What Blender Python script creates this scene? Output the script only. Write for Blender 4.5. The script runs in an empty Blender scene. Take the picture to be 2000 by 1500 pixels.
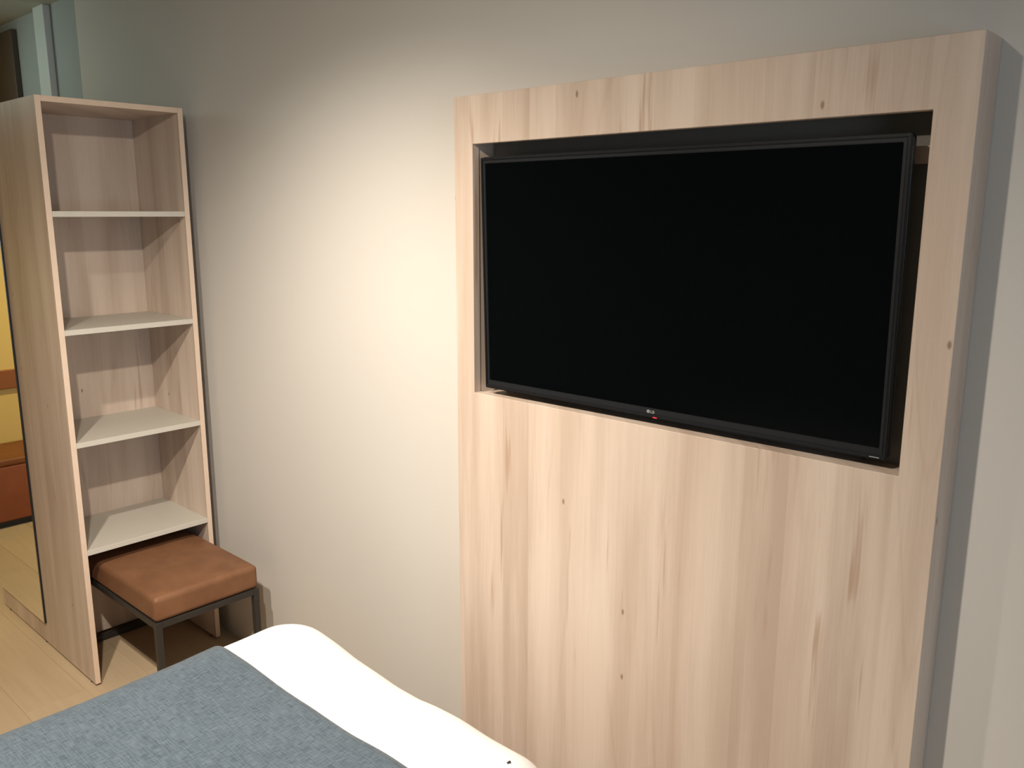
import bpy, bmesh, math, random
from mathutils import Matrix, Vector, noise

# ------------------------------------------------------------------ camera
sc = bpy.context.scene
COL = sc.collection
cam_d = bpy.data.cameras.new('camera')
cam_d.sensor_width = 36.0
cam_d.lens = 1655.79 / 2000 * 36.0
cam_d.clip_start = 0.02
cam = bpy.data.objects.new('camera', cam_d)
COL.objects.link(cam)
RT = Vector((0.73846, 0.67430, 0.00079))
FW = Vector((-0.66088, 0.72399, -0.19767)).normalized()
UP = RT.cross(FW).normalized()
RT = FW.cross(UP).normalized()
m = Matrix.Identity(4)
for i in range(3):
    m[i][0], m[i][1], m[i][2] = RT[i], UP[i], -FW[i]
m.translation = Vector((0, -1.5488, 1.6433))
cam.matrix_world = m
sc.camera = cam

# ------------------------------------------------------------------ world
w = bpy.data.worlds.new('world')
sc.world = w
w.use_nodes = True
w.node_tree.nodes['Background'].inputs[0].default_value = (0.75, 0.85, 1.0, 1)
w.node_tree.nodes['Background'].inputs[1].default_value = 0.15

# ------------------------------------------------------------------ daylight from the room's window on the right
def area(name, loc, target, sx, sy, power, col):
    l = bpy.data.lights.new(name, 'AREA')
    l.shape = 'RECTANGLE'; l.size = sx; l.size_y = sy
    l.energy = power; l.color = col
    o = bpy.data.objects.new(name, l); COL.objects.link(o)
    o.location = loc
    o.rotation_euler = (Vector(target) - Vector(loc)).to_track_quat('-Z', 'Y').to_euler()
    return o
area('window_daylight', (2.34, -1.75, 1.45), (0.0, -1.75, 1.45), 1.4, 1.3, 28, (0.68, 0.83, 1.0))

# ------------------------------------------------------------------ exposure
vs = sc.view_settings
sc.display_settings.display_device = 'sRGB'
vs.view_transform = 'Standard'
vs.look = 'None'
vs.gamma = 1.0
vs.use_curve_mapping = False
vs.exposure = 0.0

# ------------------------------------------------------------------ materials
def new_mat(name):
    mt = bpy.data.materials.new(name)
    mt.use_nodes = True
    nt = mt.node_tree
    return mt, nt, nt.nodes['Principled BSDF']

def nd(nt, kind, **kw):
    n = nt.nodes.new(kind)
    for k, v in kw.items():
        setattr(n, k, v)
    return n

def mth(nt, op, a, b=None, c=None):
    n = nt.nodes.new('ShaderNodeMath'); n.operation = op
    for i, v in enumerate((a, b, c)):
        if v is None: continue
        if isinstance(v, (int, float)): n.inputs[i].default_value = v
        else: nt.links.new(v, n.inputs[i])
    return n.outputs[0]

def mix(nt, fac, a, b, mode='MIX'):
    n = nt.nodes.new('ShaderNodeMix'); n.data_type = 'RGBA'; n.blend_type = mode
    for sock, v in ((n.inputs[0], fac), (n.inputs[6], a), (n.inputs[7], b)):
        if isinstance(v, (int, float)): sock.default_value = v
        elif isinstance(v, tuple): sock.default_value = (*v, 1)
        else: nt.links.new(v, sock)
    return n.outputs[2]

def ramp(nt, v, lo, hi):
    n = nt.nodes.new('ShaderNodeMapRange'); n.clamp = True; n.interpolation_type = 'SMOOTHSTEP'
    n.inputs[1].default_value = lo; n.inputs[2].default_value = hi
    nt.links.new(v, n.inputs[0])
    return n.outputs[0]

def combine(nt, x, y, z=0.0):
    n = nt.nodes.new('ShaderNodeCombineXYZ')
    for i, v in enumerate((x, y, z)):
        if isinstance(v, (int, float)): n.inputs[i].default_value = v
        else: nt.links.new(v, n.inputs[i])
    return n.outputs[0]

def noise_tex(nt, vec, scale, detail=3.0, rough=0.5):
    n = nt.nodes.new('ShaderNodeTexNoise')
    n.inputs['Scale'].default_value = scale; n.inputs['Detail'].default_value = detail
    n.inputs['Roughness'].default_value = rough
    nt.links.new(vec, n.inputs['Vector'])
    return n.outputs['Fac']

def bump(nt, bsdf, h, strength, dist):
    b = nt.nodes.new('ShaderNodeBump')
    b.inputs['Strength'].default_value = strength; b.inputs['Distance'].default_value = dist
    nt.links.new(h, b.inputs['Height']); nt.links.new(b.outputs[0], bsdf.inputs['Normal'])

def plain(name, col, rough=0.5, metal=0.0, spec=0.5, grain=0.04, gscale=60):
    mt, nt, b = new_mat(name)
    tc = nd(nt, 'ShaderNodeTexCoord').outputs['Object']
    f = noise_tex(nt, tc, gscale, 3)
    c1 = tuple(max(0, v * (1 - grain)) for v in col); c2 = tuple(min(1, v * (1 + grain)) for v in col)
    nt.links.new(mix(nt, f, c1, c2), b.inputs['Base Color'])
    b.inputs['Roughness'].default_value = rough
    b.inputs['Metallic'].default_value = metal
    b.inputs['Specular IOR Level'].default_value = spec
    return mt

def birch(name, light=(0.665, 0.550, 0.458), dark=(0.455, 0.345, 0.268), shift=0.0):
    """pale birch laminate: upright boards of uneven width, fine grain, brown streaks and a few knots"""
    mt, nt, b = new_mat(name)
    tc = nd(nt, 'ShaderNodeTexCoord').outputs['Object']
    sx = nd(nt, 'ShaderNodeSeparateXYZ'); nt.links.new(tc, sx.inputs[0])
    s = mth(nt, 'ADD', mth(nt, 'ADD', sx.outputs[0], sx.outputs[1]), shift)
    z = sx.outputs[2]
    # gentle waver of the lengthwise figure
    wav = noise_tex(nt, combine(nt, mth(nt, 'MULTIPLY', s, 3.0), mth(nt, 'MULTIPLY', z, 1.4), 3.1), 1.0, 2)
    sw = mth(nt, 'ADD', s, mth(nt, 'MULTIPLY', wav, 0.03))
    v = nd(nt, 'ShaderNodeTexVoronoi', voronoi_dimensions='1D'); v.inputs['Scale'].default_value = 1.0
    nt.links.new(mth(nt, 'MULTIPLY', mth(nt, 'ADD', s, mth(nt, 'MULTIPLY', wav, 0.004)), 9.5), v.inputs['W'])
    sep = nd(nt, 'ShaderNodeSeparateColor'); nt.links.new(v.outputs['Color'], sep.inputs[0])
    board = sep.outputs[0]
    bandn = noise_tex(nt, combine(nt, mth(nt, 'MULTIPLY', sw, 13.0), mth(nt, 'MULTIPLY', z, 0.9)), 1.0, 3)
    fine = noise_tex(nt, combine(nt, mth(nt, 'MULTIPLY', sw, 190.0), mth(nt, 'MULTIPLY', z, 5.0)), 1.0, 4, 0.6)
    pores = noise_tex(nt, combine(nt, mth(nt, 'MULTIPLY', sw, 420.0), mth(nt, 'MULTIPLY', z, 26.0)), 1.0, 2)
    t = mth(nt, 'ADD', mth(nt, 'MULTIPLY', board, 0.46), mth(nt, 'MULTIPLY', ramp(nt, bandn, 0.32, 0.68), 0.52))
    t = mth(nt, 'ADD', t, mth(nt, 'MULTIPLY', mth(nt, 'SUBTRACT', fine, 0.5), 0.45))
    t = mth(nt, 'ADD', t, mth(nt, 'MULTIPLY', mth(nt, 'SUBTRACT', pores, 0.5), 0.15))
    base = mix(nt, ramp(nt, t, -0.15, 1.0), light, dark)
    # pinkish against yellowish boards
    base = mix(nt, mth(nt, 'MULTIPLY', sep.outputs[1], 0.30), base, (0.575, 0.445, 0.355))
    # growth-ring figure
    rg = noise_tex(nt, combine(nt, mth(nt, 'MULTIPLY', s, 7.0), mth(nt, 'MULTIPLY', z, 0.55), 5.3), 1.0, 1)
    pp = mth(nt, 'PINGPONG', mth(nt, 'MULTIPLY', rg, 16.0), 1.0)
    rmask = mth(nt, 'MULTIPLY', ramp(nt, pp, 0.80, 1.0), ramp(nt, bandn, 0.35, 0.65))
    base = mix(nt, mth(nt, 'MULTIPLY', rmask, 0.22), base, (0.40, 0.27, 0.185))
    # thin brown mineral streaks
    st = noise_tex(nt, combine(nt, mth(nt, 'MULTIPLY', sw, 55.0), mth(nt, 'MULTIPLY', z, 2.6), 7.7), 1.0, 2)
    gate = noise_tex(nt, combine(nt, mth(nt, 'MULTIPLY', s, 7.0), mth(nt, 'MULTIPLY', z, 2.0), 1.7), 1.0, 1)
    stm = mth(nt, 'MULTIPLY', ramp(nt, st, 0.60, 0.72), ramp(nt, gate, 0.48, 0.60))
    base = mix(nt, mth(nt, 'MULTIPLY', stm, 0.55), base, (0.33, 0.195, 0.12))
    # small elongated knots
    kv = nd(nt, 'ShaderNodeTexVoronoi', voronoi_dimensions='2D'); kv.inputs['Scale'].default_value = 1.0
    nt.links.new(combine(nt, mth(nt, 'MULTIPLY', s, 5.3), mth(nt, 'MULTIPLY', z, 2.6)), kv.inputs['Vector'])
    ks = nd(nt, 'ShaderNodeSeparateColor'); nt.links.new(kv.outputs['Color'], ks.inputs[0])
    kmask = mth(nt, 'MULTIPLY', mth(nt, 'SUBTRACT', 1.0, ramp(nt, kv.outputs['Distance'], 0.008, 0.026)),
                mth(nt, 'GREATER_THAN', ks.outputs[0], 0.62))
    base = mix(nt, mth(nt, 'MULTIPLY', kmask, 0.75), base, (0.20, 0.105, 0.055))
    nt.links.new(base, b.inputs['Base Color'])
    b.inputs['Roughness'].default_value = 0.42
    b.inputs['Specular IOR Level'].default_value = 0.35
    bump(nt, b, fine, 0.05, 0.001)
    return mt

def wall_paint(name, col):
    mt, nt, b = new_mat(name)
    tc = nd(nt, 'ShaderNodeTexCoord').outputs['Object']
    big = noise_tex(nt, tc, 1.6, 3)
    c = mix(nt, big, tuple(v * 0.985 for v in col), tuple(v * 1.015 for v in col))
    nt.links.new(c, b.inputs['Base Color'])
    b.inputs['Roughness'].default_value = 0.65
    b.inputs['Specular IOR Level'].default_value = 0.25
    bump(nt, b, noise_tex(nt, tc, 420, 2), 0.06, 0.001)
    return mt

def leather(name, c1, c2):
    mt, nt, b = new_mat(name)
    tc = nd(nt, 'ShaderNodeTexCoord').outputs['Object']
    big = noise_tex(nt, tc, 9, 4, 0.6)
    nt.links.new(mix(nt, ramp(nt, big, 0.3, 0.7), c1, c2), b.inputs['Base Color'])
    b.inputs['Roughness'].default_value = 0.52
    b.inputs['Specular IOR Level'].default_value = 0.35
    v = nd(nt, 'ShaderNodeTexVoronoi'); v.inputs['Scale'].default_value = 420
    nt.links.new(tc, v.inputs['Vector'])
    bump(nt, b, v.outputs['Distance'], 0.12, 0.001)
    return mt

def woven(name):
    """slub weave in blue-grey: threads along both ways with broken darker and lighter yarn"""
    mt, nt, b = new_mat(name)
    tc = nd(nt, 'ShaderNodeTexCoord').outputs['Object']
    sx = nd(nt, 'ShaderNodeSeparateXYZ'); nt.links.new(tc, sx.inputs[0])
    x, y = sx.outputs[0], sx.outputs[1]
    warp = noise_tex(nt, combine(nt, mth(nt, 'MULTIPLY', x, 360.0), mth(nt, 'MULTIPLY', y, 44.0)), 1.0, 3, 0.6)
    weft = noise_tex(nt, combine(nt, mth(nt, 'MULTIPLY', x, 24.0), mth(nt, 'MULTIPLY', y, 340.0), 4.0), 1.0, 3, 0.6)
    big = noise_tex(nt, tc, 14, 3)
    t = mth(nt, 'ADD', mth(nt, 'MULTIPLY', warp, 0.55), mth(nt, 'MULTIPLY', weft, 0.45))
    t = mth(nt, 'ADD', t, mth(nt, 'MULTIPLY', mth(nt, 'SUBTRACT', big, 0.5), 0.10))
    base = mix(nt, ramp(nt, t, 0.33, 0.66), (0.050, 0.070, 0.091), (0.118, 0.152, 0.184))
    nt.links.new(base, b.inputs['Base Color'])
    b.inputs['Roughness'].default_value = 0.92
    b.inputs['Specular IOR Level'].default_value = 0.1
    b.inputs['Sheen Weight'].default_value = 0.15
    bump(nt, b, t, 0.35, 0.002)
    return mt

def cotton(name):
    mt, nt, b = new_mat(name)
    tc = nd(nt, 'ShaderNodeTexCoord').outputs['Object']
    f = noise_tex(nt, tc, 5, 3)
    nt.links.new(mix(nt, f, (0.84, 0.83, 0.82), (0.89, 0.885, 0.88)), b.inputs['Base Color'])
    b.inputs['Roughness'].default_value = 0.85
    b.inputs['Specular IOR Level'].default_value = 0.15
    bump(nt, b, noise_tex(nt, tc, 16, 3), 0.10, 0.01)
    return mt

def floor_wood(name, c1, c2):
    mt, nt, b = new_mat(name)
    tc = nd(nt, 'ShaderNodeTexCoord').outputs['Object']
    info = nd(nt, 'ShaderNodeObjectInfo')
    sx = nd(nt, 'ShaderNodeSeparateXYZ'); nt.links.new(tc, sx.inputs[0])
    g = noise_tex(nt, combine(nt, mth(nt, 'MULTIPLY', sx.outputs[0], 2.5), mth(nt, 'MULTIPLY', sx.outputs[1], 45.0),
                              mth(nt, 'MULTIPLY', info.outputs['Random'], 40.0)), 1.0, 4, 0.6)
    t = mth(nt, 'ADD', mth(nt, 'MULTIPLY', g, 0.7), mth(nt, 'MULTIPLY', info.outputs['Random'], 0.3))
    nt.links.new(mix(nt, ramp(nt, t, 0.2, 0.85), c1, c2), b.inputs['Base Color'])
    b.inputs['Roughness'].default_value = 0.5
    b.inputs['Specular IOR Level'].default_value = 0.3
    return mt

def emissive(name, col, strength):
    mt, nt, b = new_mat(name)
    b.inputs['Base Color'].default_value = (*col, 1)
    b.inputs['Emission Color'].default_value = (*col, 1)
    b.inputs['Emission Strength'].default_value = strength
    return mt

M = dict(
    wall=wall_paint('warm_grey_wall_paint', (0.60, 0.568, 0.525)),
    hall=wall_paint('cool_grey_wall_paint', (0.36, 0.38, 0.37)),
    far_wall=wall_paint('yellow_wall_paint', (0.78, 0.56, 0.20)),
    ceil=wall_paint('ceiling_paint', (0.42, 0.43, 0.38)),
    birch=birch('birch_laminate', light=(0.70, 0.585, 0.492), dark=(0.50, 0.388, 0.305)),
    birch_panel=birch('birch_laminate_wide', shift=4.37),
    shelf=plain('greige_shelf_laminate', (0.56, 0.53, 0.465), 0.45, grain=0.02),
    shelf_edge=plain('greige_edge_band', (0.60, 0.565, 0.50), 0.5, grain=0.02),
    edge=plain('birch_edge_band', (0.76, 0.59, 0.46), 0.5, grain=0.06, gscale=25),
    black=plain('black_plastic', (0.012, 0.012, 0.013), 0.4),
    glide=plain('dark_glide', (0.02, 0.018, 0.016), 0.6),
    bezel=plain('charcoal_bezel', (0.009, 0.0095, 0.011), 0.4, spec=0.28),
    bezel_lip=plain('bezel_lip', (0.012, 0.013, 0.015), 0.45, spec=0.28),
    niche=plain('dark_board', (0.20, 0.185, 0.165), 0.8),
    steel=plain('powder_coated_steel', (0.028, 0.025, 0.022), 0.5),
    leather=leather('tan_leather', (0.175, 0.080, 0.038), (0.225, 0.106, 0.053)),
    rust=leather('rust_leather', (0.27, 0.075, 0.028), (0.31, 0.090, 0.034)),
    brown=leather('brown_leather', (0.20, 0.065, 0.016), (0.24, 0.080, 0.020)),
    rail=plain('brown_rail_wood', (0.30, 0.095, 0.02), 0.5),
    dark_door=plain('dark_brown_door', (0.075, 0.052, 0.036), 0.5),
    trim=plain('pale_trim_paint', (0.62, 0.64, 0.62), 0.4, grain=0.02),
    cotton=cotton('white_cotton'),
    weave=woven('blue_grey_weave'),
    plank=floor_wood('oak_vinyl', (0.55, 0.42, 0.275), (0.47, 0.35, 0.22)),
    joint=plain('floor_joint', (0.33, 0.24, 0.15), 0.8),
    base=plain('bed_base_fabric', (0.12, 0.12, 0.125), 0.9),
    logo=plain('logo_silver', (0.30, 0.30, 0.30), 0.4),
    led=emissive('red_standby_light', (1.0, 0.03, 0.05), 0.5),
    lampbody=plain('lamp_black', (0.02, 0.02, 0.02), 0.5),
    lens=emissive('lamp_lens', (1.0, 0.86, 0.66), 12.0),
    tube=emissive('cool_tube', (0.55, 0.95, 1.0), 6.0),
    winframe=plain('window_frame_white', (0.75, 0.75, 0.74), 0.4),
)
# screen: dark glossy panel
mt, nt, b = new_mat('tv_screen')
b.inputs['Base Color'].default_value = (0.0012, 0.0020, 0.0022, 1)
b.inputs['Roughness'].default_value = 0.16
b.inputs['Specular IOR Level'].default_value = 0.07
M['screen'] = mt
# mirror
mt, nt, b = new_mat('mirror_glass')
b.inputs['Base Color'].default_value = (0.93, 0.94, 0.92, 1)
b.inputs['Metallic'].default_value = 1.0
b.inputs['Roughness'].default_value = 0.015
M['mirror'] = mt
# window pane
mt, nt, b = new_mat('window_glass')
b.inputs['Base Color'].default_value = (0.9, 0.95, 1.0, 1)
b.inputs['Roughness'].default_value = 0.02
b.inputs['Transmission Weight'].default_value = 1.0
M['pane'] = mt

# ------------------------------------------------------------------ mesh helpers
def bm_box(bm, lo, hi):
    vs_ = [bm.verts.new((x, y, z)) for x in (lo[0], hi[0]) for y in (lo[1], hi[1]) for z in (lo[2], hi[2])]
    fs = []
    for f in ((0, 1, 3, 2), (4, 6, 7, 5), (0, 4, 5, 1), (2, 3, 7, 6), (0, 2, 6, 4), (1, 5, 7, 3)):
        fs.append(bm.faces.new([vs_[i] for i in f]))
    return vs_, fs

def finish(name, bm, mat, parent=None, smooth=False):
    bmesh.ops.recalc_face_normals(bm, faces=bm.faces)
    me = bpy.data.meshes.new(name)
    bm.to_mesh(me); bm.free()
    mats = mat if isinstance(mat, (list, tuple)) else [mat]
    for k in mats: me.materials.append(M[k])
    if smooth:
        for p in me.polygons: p.use_smooth = True
    o = bpy.data.objects.new(name, me)
    COL.objects.link(o)
    if parent: o.parent = parent
    return o

def box(name, lo, hi, mat, parent=None, bev=0.0, seg=2):
    bm = bmesh.new()
    bm_box(bm, lo, hi)
    if bev:
        bmesh.ops.bevel(bm, geom=list(bm.edges), offset=bev, segments=seg, profile=0.5, affect='EDGES')
    return finish(name, bm, mat, parent)

def board(name, lo, hi, parent, edge_axis, face='birch', edge='edge', bev=0.0008):
    """laminate board: faces in wood, the narrow front edge (towards +edge_axis) edge-banded"""
    bm = bmesh.new()
    bm_box(bm, lo, hi)
    bmesh.ops.bevel(bm, geom=list(bm.edges), offset=bev, segments=1, affect='EDGES')
    bm.normal_update()
    bmesh.ops.recalc_face_normals(bm, faces=bm.faces)
    for f in bm.faces:
        n = f.normal
        f.material_index = 1 if n[edge_axis[0]] * edge_axis[1] > 0.6 else 0
    return finish(name, bm, [face, edge], parent)

def empty(name, loc, label, cat, group=None):
    o = bpy.data.objects.new(name, None)
    COL.objects.link(o)
    o.location = loc
    o['label'] = label; o['category'] = cat
    if group: o['group'] = group
    return o

def struct(o, label=None):
    o['kind'] = 'structure'
    if label: o['label'] = label
    return o

def cyl(bm, p0, p1, r0, r1=None, seg=24):
    r1 = r0 if r1 is None else r1
    p0, p1 = Vector(p0), Vector(p1)
    d = p1 - p0
    q = d.to_track_quat('Z', 'Y').to_matrix().to_4x4()
    q.translation = (p0 + p1) / 2
    bmesh.ops.create_cone(bm, cap_ends=True, segments=seg, radius1=r0, radius2=r1, depth=d.length, matrix=q)

# ------------------------------------------------------------------ room shell
CEIL = 2.545
XL, XR, YB = -5.25, 2.4, -3.2
WE = -3.87                         # where the television wall steps back
struct(box('wall_back', (WE, 0, 0), (XR + 0.1, 0.12, CEIL), 'wall'), 'warm grey painted wall behind the television panel')
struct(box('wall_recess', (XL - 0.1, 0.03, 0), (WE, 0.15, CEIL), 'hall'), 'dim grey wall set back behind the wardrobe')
struct(box('wall_left', (XL - 0.1, YB - 0.1, 0), (XL, 0.03, CEIL), 'far_wall'), 'yellow wall across the passage')
struct(box('wall_front', (XL, YB - 0.1, 0), (XR, YB, CEIL), 'hall'), 'grey wall behind the bed head')
struct(box('ceiling', (XL - 0.1, YB - 0.1, CEIL), (XR + 0.1, 0.15, CEIL + 0.1), 'ceil'), 'dark ceiling')
struct(box('trim_1', (-4.335, 0.0, 0), (-4.215, 0.03, CEIL), 'trim', bev=0.003), 'pale upright trim strip above the wardrobe')
# dark door standing beside the passage
d1 = box('door_1', (-5.10, 0.004, 0.0), (-4.645, 0.03, 2.5), 'dark_door', bev=0.003)
struct(d1, 'dark brown door leaf in the far corner')
bm = bmesh.new(); cyl(bm, (-4.72, 0.004, 1.03), (-4.72, -0.045, 1.03), 0.010); cyl(bm, (-4.72, -0.04, 1.03), (-4.84, -0.04, 1.03), 0.009)
finish('door_handle', bm, 'steel', d1)
struct(box('trim_2', (XL, YB, 0.675), (XL + 0.022, 0.0, 0.78), 'rail', bev=0.004), 'brown wooden rail along the yellow wall')
# wall to the right with its window opening
bm = bmesh.new()
wy0, wy1, wz0, wz1 = -2.55, -0.95, 0.75, 2.15
for lo, hi in (((YB - 0.1, 0), (wy0, CEIL)), ((wy1, 0), (0, CEIL)), ((wy0, 0), (wy1, wz0)), ((wy0, wz1), (wy1, CEIL))):
    bm_box(bm, (XR, lo[0], lo[1]), (XR + 0.1, hi[0], hi[1]))
struct(finish('wall_right', bm, 'hall'), 'grey wall with the window to the right of the bed')
bm = bmesh.new()
wm = (wy0 + wy1) / 2
for lo, hi in (((wy0, wz0), (wy0 + .05, wz1)), ((wy1 - .05, wz0), (wy1, wz1)), ((wy0 + .05, wz0), (wy1 - .05, wz0 + .05)),
               ((wy0 + .05, wz1 - .05), (wy1 - .05, wz1)), ((wm - .03, wz0 + .05), (wm + .03, wz1 - .05))):
    bm_box(bm, (XR + 0.03, lo[0], lo[1]), (XR + 0.08, hi[0], hi[1]))
wn = struct(finish('window_1', bm, 'winframe'), 'white framed two-pane window')
for a, c in ((wy0 + .05, wm - .03), (wm + .03, wy1 - .05)):
    box('pane', (XR + 0.052, a, wz0 + .05), (XR + 0.058, c, wz1 - .05), 'pane', wn)

# floor: joint layer with a plank laid on it for each board
fl = struct(box('floor', (XL - 0.1, YB - 0.1, -0.10), (XR + 0.1, 0.15, -0.0012), 'joint'), 'pale oak plank floor')
PW, PL = 0.196, 1.28
bm = bmesh.new(); bm_box(bm, (0, 0, -0.006), (PL - 0.0006, PW - 0.0006, 0.0))
bmesh.ops.bevel(bm, geom=[e for e in bm.edges if all(abs(v.co.z) < 1e-6 for v in e.verts)], offset=0.0004, segments=1, affect='EDGES')
proto = finish('plank', bm, 'plank', fl)
rnd = random.Random(4)
first = True
row = 0
y = 0.03 - PW
while y > YB - PW:
    x = XL - rnd.uniform(0.1, 1.0)
    while x < XR:
        o = proto if first else proto.copy()
        if not first: COL.objects.link(o)
        first = False
        o.location = (x, max(y, YB - 0.05), 0.0)
        x += PL
    y -= PW; row += 1

# ------------------------------------------------------------------ open shelving unit at the end of the wardrobe
XU = -2.9236
H = 2.0
Y0, Y1 = -0.5256, -0.0483           # outer faces
TH = 0.018
DEP = 0.359                         # niche depth
LEN = 0.945
un = empty('wardrobe', (XU, (Y0 + Y1) / 2, 0), 'tall birch wardrobe with open end shelves and a mirror on its side', 'wardrobe')
oy = (Y0 + Y1) / 2
def U(x, y, z): return (x, y - oy, z)
G = 0.008
sp = board('side_panel', U(-LEN, Y0, G), U(0, Y0 + TH, H), un, (0, 1))
board('side_panel', U(-LEN, Y1 - TH, G), U(0, Y1, H), un, (0, 1))
board('top_panel', U(-LEN, Y0 + TH, H - TH), U(0, Y1 - TH, H), un, (0, 1))
board('back_panel', U(-DEP - TH, Y0 + TH, 0.022), U(-DEP, Y1 - TH, H - TH), un, (2, -1))
board('rear_panel', U(-LEN, Y0 + TH, G), U(-LEN + TH, Y1 - TH, H - TH), un, (2, -1))
box('floor_panel', U(-LEN + TH, Y0 + TH, 0.03), U(-DEP - TH, Y1 - TH, 0.048), 'birch', un)
for zt in (1.648, 1.266, 0.885, 0.503):
    board('shelf', U(-DEP, Y0 + TH, zt - TH), U(-0.001, Y1 - TH, zt), un, (0, 1), 'shelf', 'shelf_edge')
for gx in (-0.045, -0.473, -0.876):
    for gy in (Y0 + TH / 2, Y1 - TH / 2):
        bm = bmesh.new(); cyl(bm, U(gx, gy, 0), U(gx, gy, G), 0.0085, seg=12)
        finish('foot', bm, 'glide', un)
# mirror leaf set on the side panel, black edge
mz0, mz1, mx0, mx1 = 0.092, 1.90, -0.915, -0.438
mr = box('mirror', U(mx0, Y0 - 0.006, mz0), U(mx1, Y0, mz1), 'black', un)
mr['label'] = 'tall mirror with thin black edge'
box('mirror_glass', U(mx0 + 0.001, Y0 - 0.0068, mz0 + 0.001), U(mx1 - 0.006, Y0 - 0.006, mz1 - 0.004), 'mirror', mr)

# ------------------------------------------------------------------ leather bench pushed under the lowest shelf
SX0, SX1, SY0, SY1, SZ = -3.262, -2.551, -0.457, -0.083, 0.426
st = empty('leather_stool', ((SX0 + SX1) / 2, (SY0 + SY1) / 2, 0), 'tan leather stool with dark steel legs pushed under the lowest shelf', 'stool')
cxs, cys = (SX0 + SX1) / 2, (SY0 + SY1) / 2
hx, hy = (SX1 - SX0) / 2, (SY1 - SY0) / 2

def rounded_box(lo, hi, r, n, warp=None, keep=None, xs=None, ys=None, zs=None):
    """box surface grid pulled onto rounded edges; r is (rx, ry, rz)"""
    bm = bmesh.new()
    c = [(lo[i] + hi[i]) / 2 for i in range(3)]
    h = [(hi[i] - lo[i]) / 2 for i in range(3)]
    def axis(i, extra):
        k = n[i]
        a = [lo[i] + (hi[i] - lo[i]) * j / k for j in range(k + 1)]
        m_ = 8
        for j in range(1, m_):
            a += [lo[i] + r[i] * j / m_, hi[i] - r[i] * j / m_]
        a += extra or []
        a = sorted(a)
        out = [a[0]]
        for v in a[1:]:
            if v - out[-1] > 1e-4: out.append(v)
        return out
    ax = [axis(0, xs), axis(1, ys), axis(2, zs)]
    cache = {}
    def vert(p):
        key = tuple(round(v, 5) for v in p)
        if key in cache: return cache[key]
        q, dv = [], []
        for i in range(3):
            inner = max(h[i] - r[i], 0)
            t = p[i] - c[i]
            tc_ = max(-inner, min(inner, t))
            q.append(c[i] + tc_); dv.append((t - tc_) / r[i] if r[i] > 0 else 0)
        # map the cube corner onto the sphere octant
        x_, y_, z_ = dv
        sx_ = x_ * math.sqrt(max(0, 1 - y_ * y_ / 2 - z_ * z_ / 2 + y_ * y_ * z_ * z_ / 3))
        sy_ = y_ * math.sqrt(max(0, 1 - x_ * x_ / 2 - z_ * z_ / 2 + x_ * x_ * z_ * z_ / 3))
        sz_ = z_ * math.sqrt(max(0, 1 - x_ * x_ / 2 - y_ * y_ / 2 + x_ * x_ * y_ * y_ / 3))
        P = Vector((q[0] + sx_ * r[0], q[1] + sy_ * r[1], q[2] + sz_ * r[2]))
        if warp: P = warp(P, Vector(p))
        v = bm.verts.new(P); cache[key] = v
        return v
    for i in range(3):
        a, b_ = [(1, 2), (0, 2), (0, 1)][i]
        for side in (lo[i], hi[i]):
            for j in range(len(ax[a]) - 1):
                for k in range(len(ax[b_]) - 1):
                    pts = []
                    for (jj, kk) in ((j, k), (j + 1, k), (j + 1, k + 1), (j, k + 1)):
                        p = [0, 0, 0]; p[i] = side; p[a] = ax[a][jj]; p[b_] = ax[b_][kk]
                        pts.append(tuple(p))
                    if keep:
                        ctr = tuple(sum(q[t] for q in pts) / 4 for t in range(3))
                        if not keep(ctr): continue
                    try: bm.faces.new([vert(p) for p in pts])
                    except ValueError: pass
    return bm

def seat_warp(P, p):
    # crowned leather top
    if P.z > SZ - 0.03:
        u = max(0, 1 - (P.x / hx) ** 2); v = max(0, 1 - (P.y / hy) ** 2)
        P.z += 0.010 * (u * v) ** 0.5
    return P
bm = rounded_box((-hx, -hy, SZ - 0.085), (hx, hy, SZ), (0.016, 0.016, 0.018), (16, 10, 4), seat_warp)
finish('seat', bm, 'leather', st, smooth=True)
# welted seam along the lower edge of the upholstery
LG = 0.021
RT_, RB_ = SZ - 0.085, SZ - 0.106
for name, lo, hi in (
    ('frame_rail', (-hx + LG, -hy, RB_), (hx - LG, -hy + LG, RT_)),
    ('frame_rail', (-hx + LG, hy - LG, RB_), (hx - LG, hy, RT_)),
    ('frame_rail', (-hx, -hy + LG, RB_), (-hx + LG, hy - LG, RT_)),
    ('frame_rail', (hx - LG, -hy + LG, RB_), (hx, hy - LG, RT_)),
    ('leg', (-hx, -hy, 0), (-hx + LG, -hy + LG, RT_)), ('leg', (hx - LG, -hy, 0), (hx, -hy + LG, RT_)),
    ('leg', (-hx, hy - LG, 0), (-hx + LG, hy, RT_)), ('leg', (hx - LG, hy - LG, 0), (hx, hy, RT_)),
    ('floor_rail', (-hx, -hy + LG, 0.0), (-hx + LG, hy - LG, 0.022)),
):
    box(name, lo, hi, 'steel', st, bev=0.0015)

# ------------------------------------------------------------------ television panel
PXL, PXR, PT, PZ = -1.5197, -0.3809, 0.088, 1.9113
CL, CR, CB, CT = -1.4586, -0.4452, 1.2063, 1.8019
pn = empty('television_surround', ((PXL + PXR) / 2, -PT / 2 - 0.0015, 0), 'wide birch wall panel with a cut-out holding the television', 'wall panel')
ox, oyp = (PXL + PXR) / 2, -PT / 2
def Q(x, y, z): return (x - ox, y - oyp, z)
FT = 0.022
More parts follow.
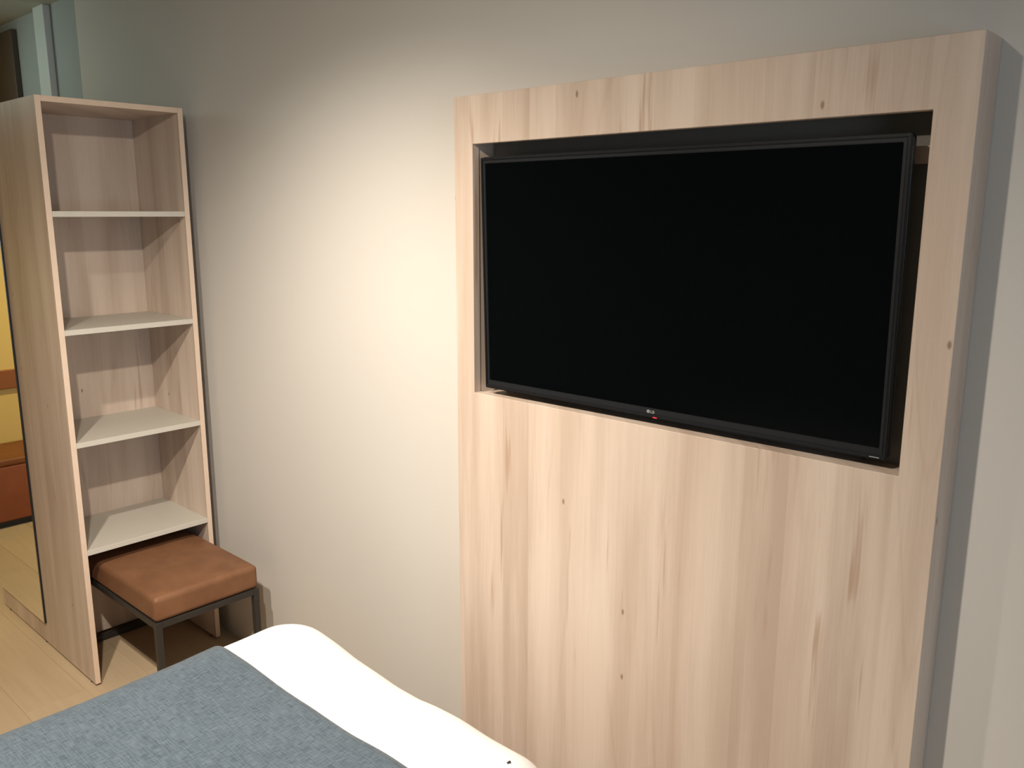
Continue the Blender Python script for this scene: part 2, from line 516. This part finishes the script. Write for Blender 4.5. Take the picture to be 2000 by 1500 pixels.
# front board with the rectangular opening
bm = bmesh.new()
def ring(y):
    out = [bm.verts.new(Q(*p)) for p in ((PXL, y, 0), (PXR, y, 0), (PXR, y, PZ), (PXL, y, PZ))]
    inn = [bm.verts.new(Q(*p)) for p in ((CL, y, CB), (CR, y, CB), (CR, y, CT), (CL, y, CT))]
    return out, inn
fo, fi = ring(-PT); bo, bi = ring(-PT + FT)
for i in range(4):
    j = (i + 1) % 4
    bm.faces.new((fo[i], fo[j], fi[j], fi[i])); bm.faces.new((bo[i], bi[i], bi[j], bo[j]))
    bm.faces.new((fo[i], bo[i], bo[j], fo[j])); bm.faces.new((fi[i], fi[j], bi[j], bi[i]))
bmesh.ops.recalc_face_normals(bm, faces=bm.faces)
bmesh.ops.bevel(bm, geom=[e for e in bm.edges if len(e.link_faces) == 2 and e.calc_face_angle(0) > 0.5], offset=0.0008, segments=1, affect='EDGES')
finish('front_board', bm, 'birch_panel', pn)
yb = -PT + FT
box('side_board', Q(PXL, yb, 0), Q(PXL + 0.018, 0, PZ), 'birch_panel', pn)
box('side_board', Q(PXR - 0.018, yb, 0), Q(PXR, 0, PZ), 'birch_panel', pn)
box('top_board', Q(PXL + 0.018, yb, PZ - 0.018), Q(PXR - 0.018, 0, PZ), 'birch_panel', pn)
box('back_board', Q(PXL + 0.018, -0.012, 1.02), Q(PXR - 0.018, 0, PZ - 0.018), 'niche', pn)
box('batten', Q(CL - 0.03, yb + 0.002, CB - 0.03), Q(CL - 0.003, -0.012, CT + 0.03), 'birch_panel', pn)
box('batten', Q(CL - 0.003, yb + 0.004, CB - 0.03), Q(CR + 0.003, -0.012, CB - 0.002), 'birch_panel', pn)
box('batten', Q(-0.62, -0.030, 1.7235), Q(PXR - 0.018, -0.012, 1.752), 'birch_panel', pn)

# ------------------------------------------------------------------ television
TW, TH_ = 0.9590, 0.5510
tvc = Vector((-0.9530, -0.0785, 1.4955))
tv = empty('television', tvc, 'black flat-screen television set into the birch panel', 'television')
yaw, tilt = 0.0123, 0.025
rx = Vector((math.cos(yaw), math.sin(yaw), 0)); nx = Vector((math.sin(yaw), -math.cos(yaw), 0))
upv = math.cos(tilt) * Vector((0, 0, 1)) + math.sin(tilt) * nx
nv = rx.cross(upv)
mm = Matrix.Identity(3)
for i in range(3):
    mm[i][0], mm[i][1], mm[i][2] = rx[i], -nv[i], upv[i]
tv.rotation_euler = mm.to_euler()
a, c = TW / 2, TH_ / 2
def frame(bm, ax, az, bx, bz0, bz1, y0, y1):
    """rectangular frame between outer half sizes and inner opening, y0 front"""
    o0 = [(-ax, -az), (ax, -az), (ax, az), (-ax, az)]
    i0 = [(-bx, bz0), (bx, bz0), (bx, bz1), (-bx, bz1)]
    vo = [[bm.verts.new((p[0], yy, p[1])) for p in o0] for yy in (y0, y1)]
    vi = [[bm.verts.new((p[0], yy, p[1])) for p in i0] for yy in (y0, y1)]
    for i in range(4):
        j = (i + 1) % 4
        bm.faces.new((vo[0][i], vo[0][j], vi[0][j], vi[0][i])); bm.faces.new((vo[1][i], vi[1][i], vi[1][j], vo[1][j]))
        bm.faces.new((vo[0][i], vo[1][i], vo[1][j], vo[0][j])); bm.faces.new((vi[0][i], vi[0][j], vi[1][j], vi[1][i]))
# shell behind, rounded corners
bm = rounded_box((-a, 0.004, -c), (a, 0.020, c), (0.010, 0.004, 0.010), (2, 2, 2))
finish('housing', bm, 'black', tv)
bm = rounded_box((-a + 0.05, 0.020, -c + 0.05), (a - 0.05, 0.042, c - 0.09), (0.03, 0.015, 0.03), (4, 3, 4))
finish('rear_cover', bm, 'black', tv)
bm = bmesh.new(); frame(bm, a - 0.0015, c - 0.0015, a - 0.008, -c + 0.011, c - 0.008, -0.001, 0.006)
bmesh.ops.recalc_face_normals(bm, faces=bm.faces)
bmesh.ops.bevel(bm, geom=[e for e in bm.edges if e.calc_face_angle(0) > 0.5], offset=0.0016, segments=2, affect='EDGES')
finish('bezel', bm, 'bezel', tv)
bm = bmesh.new(); frame(bm, a - 0.0085, c - 0.0085, a - 0.015, -c + 0.022, c - 0.015, 0.0005, 0.006)
bmesh.ops.recalc_face_normals(bm, faces=bm.faces)
bmesh.ops.bevel(bm, geom=[e for e in bm.edges if e.calc_face_angle(0) > 0.5], offset=0.001, segments=2, affect='EDGES')
finish('inner_bezel', bm, 'bezel_lip', tv)
box('screen', (-a + 0.014, 0.0025, -c + 0.021), (a - 0.014, 0.0045, c - 0.014), 'screen', tv)
# maker's badge: ring with a bar and a dot, then the two letters
LZ = -c + 0.0145
bm = bmesh.new()
def disc(bm, x, z, r, y0, y1, seg=24): cyl(bm, (x, y0, z), (x, y1, z), r, seg=seg)
def annulus(bm, x, z, ro, ri, y0, y1, a0=0, a1=2 * math.pi, seg=24):
    full = abs(a1 - a0 - 2 * math.pi) < 1e-6
    n_ = seg
    pts = [(a0 + (a1 - a0) * k / n_) for k in range(n_ + (0 if full else 1))]
    q = [[bm.verts.new((x + r_ * math.cos(t), yy, z + r_ * math.sin(t))) for t in pts] for r_ in (ro, ri) for yy in (y0, y1)]
    m_ = len(pts)
    for k in range(m_ if full else m_ - 1):
        j = (k + 1) % m_
        bm.faces.new((q[0][k], q[0][j], q[2][j], q[2][k])); bm.faces.new((q[1][k], q[3][k], q[3][j], q[1][j]))
        bm.faces.new((q[0][k], q[1][k], q[1][j], q[0][j])); bm.faces.new((q[2][k], q[2][j], q[3][j], q[3][k]))
bx = -0.0065
annulus(bm, bx, LZ, 0.0036, 0.0024, -0.0006, 0.001)
annulus(bm, bx, LZ, 0.0020, 0.0010, -0.0006, 0.001)
lo = finish('logo_emblem', bm, 'logo', tv); lo['label'] = 'small round silver emblem'
bm = bmesh.new()
bm_box(bm, (-0.0012, -0.0006, LZ - 0.003), (-0.0002, 0.001, LZ + 0.003))
bm_box(bm, (-0.0002, -0.0006, LZ - 0.003), (0.0020, 0.001, LZ - 0.002))
annulus(bm, 0.0058, LZ, 0.0031, 0.0021, -0.0006, 0.001, math.radians(40), math.radians(360), 20)
bm_box(bm, (0.0058, -0.0006, LZ - 0.0006), (0.0089, 0.001, LZ + 0.0004))
lt = finish('logo_lettering', bm, 'logo', tv); lt['label'] = 'silver letters LG'
# standby light under the badge, small print at the lower right
bm = bmesh.new(); cyl(bm, (0.0055, 0.001, -c + 0.0035), (0.0145, 0.001, -c + 0.0035), 0.0022, seg=12)
sl = finish('standby_light', bm, 'led', tv); sl['label'] = 'red standby light'
box('print_mark', (a - 0.030, -0.0012, -c + 0.0045), (a - 0.013, 0.0, -c + 0.0060), 'logo', tv)
# wall bracket behind
box('bracket', (-0.22, 0.042, -0.12), (0.22, 0.058, 0.10), 'steel', tv)

# ------------------------------------------------------------------ bed
BX0, BX1, BYF, BYH, BZ = -1.92, -0.922, -0.328, -2.42, 0.583
bcx, bcy = (BX0 + BX1) / 2, (BYF + BYH) / 2
bd = empty('bed', (bcx, bcy, 0), 'single bed made up in white below the television panel', 'bed')
box('base', (BX0 + 0.05 - bcx, BYH - bcy, 0.06), (BX1 - 0.05 - bcx, BYF - 0.06 - bcy, 0.30), 'base', bd, bev=0.01)
box('mattress', (BX0 + 0.045 - bcx, BYH - bcy, 0.30), (BX1 - 0.045 - bcx, BYF - 0.055 - bcy, 0.47), 'cotton', bd, bev=0.03, seg=4)
for sx_ in (BX0 + 0.1, BX1 - 0.1):
    for sy_ in (BYH + 0.1, BYF - 0.16):
        bm = bmesh.new(); cyl(bm, (sx_ - bcx, sy_ - bcy, 0), (sx_ - bcx, sy_ - bcy, 0.06), 0.025, seg=16)
        finish('leg', bm, 'steel', bd)
DLO = (BX0 - bcx, BYH + 0.35 - bcy, 0.27); DHI = (BX1 - bcx, BYF - bcy, BZ)
RR = (0.13, 0.15, 0.12)
def puff(P, p):
    wx, wy = P.x + bcx, P.y + bcy
    n1 = noise.noise(Vector((wx * 3.1, wy * 3.1, P.z * 3.0 + 2.0)))
    n2 = noise.noise(Vector((wx * 8.0, wy * 8.0, P.z * 6.0 + 9.0)))
    k = 1.0 if wy > -0.66 else max(0.35, 1 - (-0.66 - wy) * 4)
    P.z += (0.012 * n1 + 0.004 * n2) * k
    if wy > -0.6:
        P.y += 0.010 * n1 - 0.004 * math.exp(-((wx + 1.36) / 0.035) ** 2) + 0.005 * math.exp(-((wx + 1.25) / 0.06) ** 2)
    return P
bm = rounded_box(DLO, DHI, RR, (44, 70, 10), puff)
dv = finish('duvet', bm, 'cotton', bd, smooth=True)
dv['label'] = 'puffy white cotton duvet'
# care tag stitched at the foot corner
box('tag', (-1.0205 - bcx, -0.446 - bcy, 0.566), (-1.0170 - bcx, -0.437 - bcy, 0.573), 'black', dv)

# woven runner laid over the foot of the bed
RY1, RY0 = -0.612, -1.42
rn = empty('bed_runner', (bcx, bcy, 0), 'blue-grey woven bed runner draped across the white duvet', 'bed runner')
OFF = 0.006
rlo = (DLO[0] - OFF, DLO[1], DLO[2] - 0.02); rhi = (DHI[0] + OFF, DHI[1], DHI[2] + OFF)
def keep(c_): return RY0 < c_[1] + bcy < RY1 and c_[2] > rlo[2] + 0.01
bm = rounded_box(rlo, rhi, (RR[0] + OFF, RR[1], RR[2] + OFF), (44, 70, 10), puff, keep, ys=[RY0 - bcy, RY1 - bcy])
bmesh.ops.recalc_face_normals(bm, faces=bm.faces)
up_faces = sum(f.normal.z * f.calc_area() for f in bm.faces)
if up_faces < 0: bmesh.ops.reverse_faces(bm, faces=bm.faces)
me_r = finish('cloth', bm, 'weave', rn, smooth=True)
sol = me_r.modifiers.new('thickness', 'SOLIDIFY'); sol.thickness = 0.004; sol.offset = 1

# ------------------------------------------------------------------ upholstered bench across the passage (seen in the mirror)
bn = empty('upholstered_bench', (-5.04, -1.5, 0), 'rust and brown upholstered bench under the brown rail, seen in the mirror', 'bench')
box('plinth', (-0.17, -1.0, 0), (0.165, 0.97, 0.035), 'black', bn)
bm = rounded_box((-0.19, -1.02, 0.035), (0.19, 0.98, 0.335), (0.012, 0.012, 0.012), (2, 4, 2))
finish('body', bm, 'rust', bn, smooth=True)
bm = rounded_box((-0.19, -1.02, 0.335), (0.192, 0.98, 0.372), (0.012, 0.012, 0.012), (4, 8, 2))
finish('seat_cushion', bm, 'brown', bn, smooth=True)

# ------------------------------------------------------------------ ceiling spotlights
def spotlight(loc, target, power, angle, blend, col, label, radius=0.025):
    e = empty('track_spotlight', loc, label, 'spotlight', 'ceiling spotlights')
    L = Vector(loc); d = (Vector(target) - L).normalized()
    bm = bmesh.new(); cyl(bm, -d * 0.13, -d * 0.012, 0.040, 0.045, 24)
    finish('housing', bm, 'lampbody', e)
    bm = bmesh.new(); cyl(bm, -d * 0.012, -d * 0.010, 0.036, 0.036, 24)
    finish('lens', bm, 'lens', e)
    bm = bmesh.new(); top = -d * 0.09; cyl(bm, top, (top.x, top.y, CEIL - loc[2] - 0.02), 0.008, seg=12)
    finish('stem', bm, 'lampbody', e)
    bm = bmesh.new(); cyl(bm, (top.x, top.y, CEIL - loc[2] - 0.02), (top.x, top.y, CEIL - loc[2]), 0.045, seg=24)
    finish('ceiling_rose', bm, 'lampbody', e)
    l = bpy.data.lights.new('spot_beam', 'SPOT')
    l.energy = power; l.color = col; l.spot_size = math.radians(angle); l.spot_blend = blend
    l.shadow_soft_size = radius
    o = bpy.data.objects.new('spot_beam', l); COL.objects.link(o)
    o.parent = e
    o.rotation_euler = d.to_track_quat('-Z', 'Y').to_euler()
    return e
WARM = (1.0, 0.90, 0.775)
spotlight((-0.86, -1.40, 2.37), (-1.60, -1.10, 0.0), 172, 166, 1.0, WARM, 'black ceiling spotlight above the right of the bed')
spotlight((-1.70, -1.32, 2.36), (-1.98, -0.02, 0.0), 168, 104, 1.0, WARM, 'black ceiling spotlight above the left of the bed aimed at the wall')
spotlight((-4.30, -1.75, 2.37), (-4.85, -1.30, 0.4), 115, 100, 1.0, (1.0, 0.84, 0.45), 'black ceiling spotlight in front of the upholstered bench')
spotlight((-4.75, -0.75, 2.36), (-3.95, 0.0, 2.0), 11, 120, 1.0, (0.68, 1.0, 0.97), 'black ceiling spotlight in the passage with a cool beam', 0.2)

# cool tube lamp fixed upright behind the wardrobe
tl = empty('tube_lamp', (-4.10, 0.0, 1.2), 'upright cool tube lamp on the recessed wall behind the wardrobe', 'lamp')
box('holder', (-0.02, 0.0, 0), (0.02, 0.028, 0.62), 'winframe', tl, bev=0.002)
bm = bmesh.new(); cyl(bm, (0, -0.016, 0.02), (0, -0.016, 0.60), 0.013, seg=16)
finish('tube', bm, 'tube', tl, smooth=True)
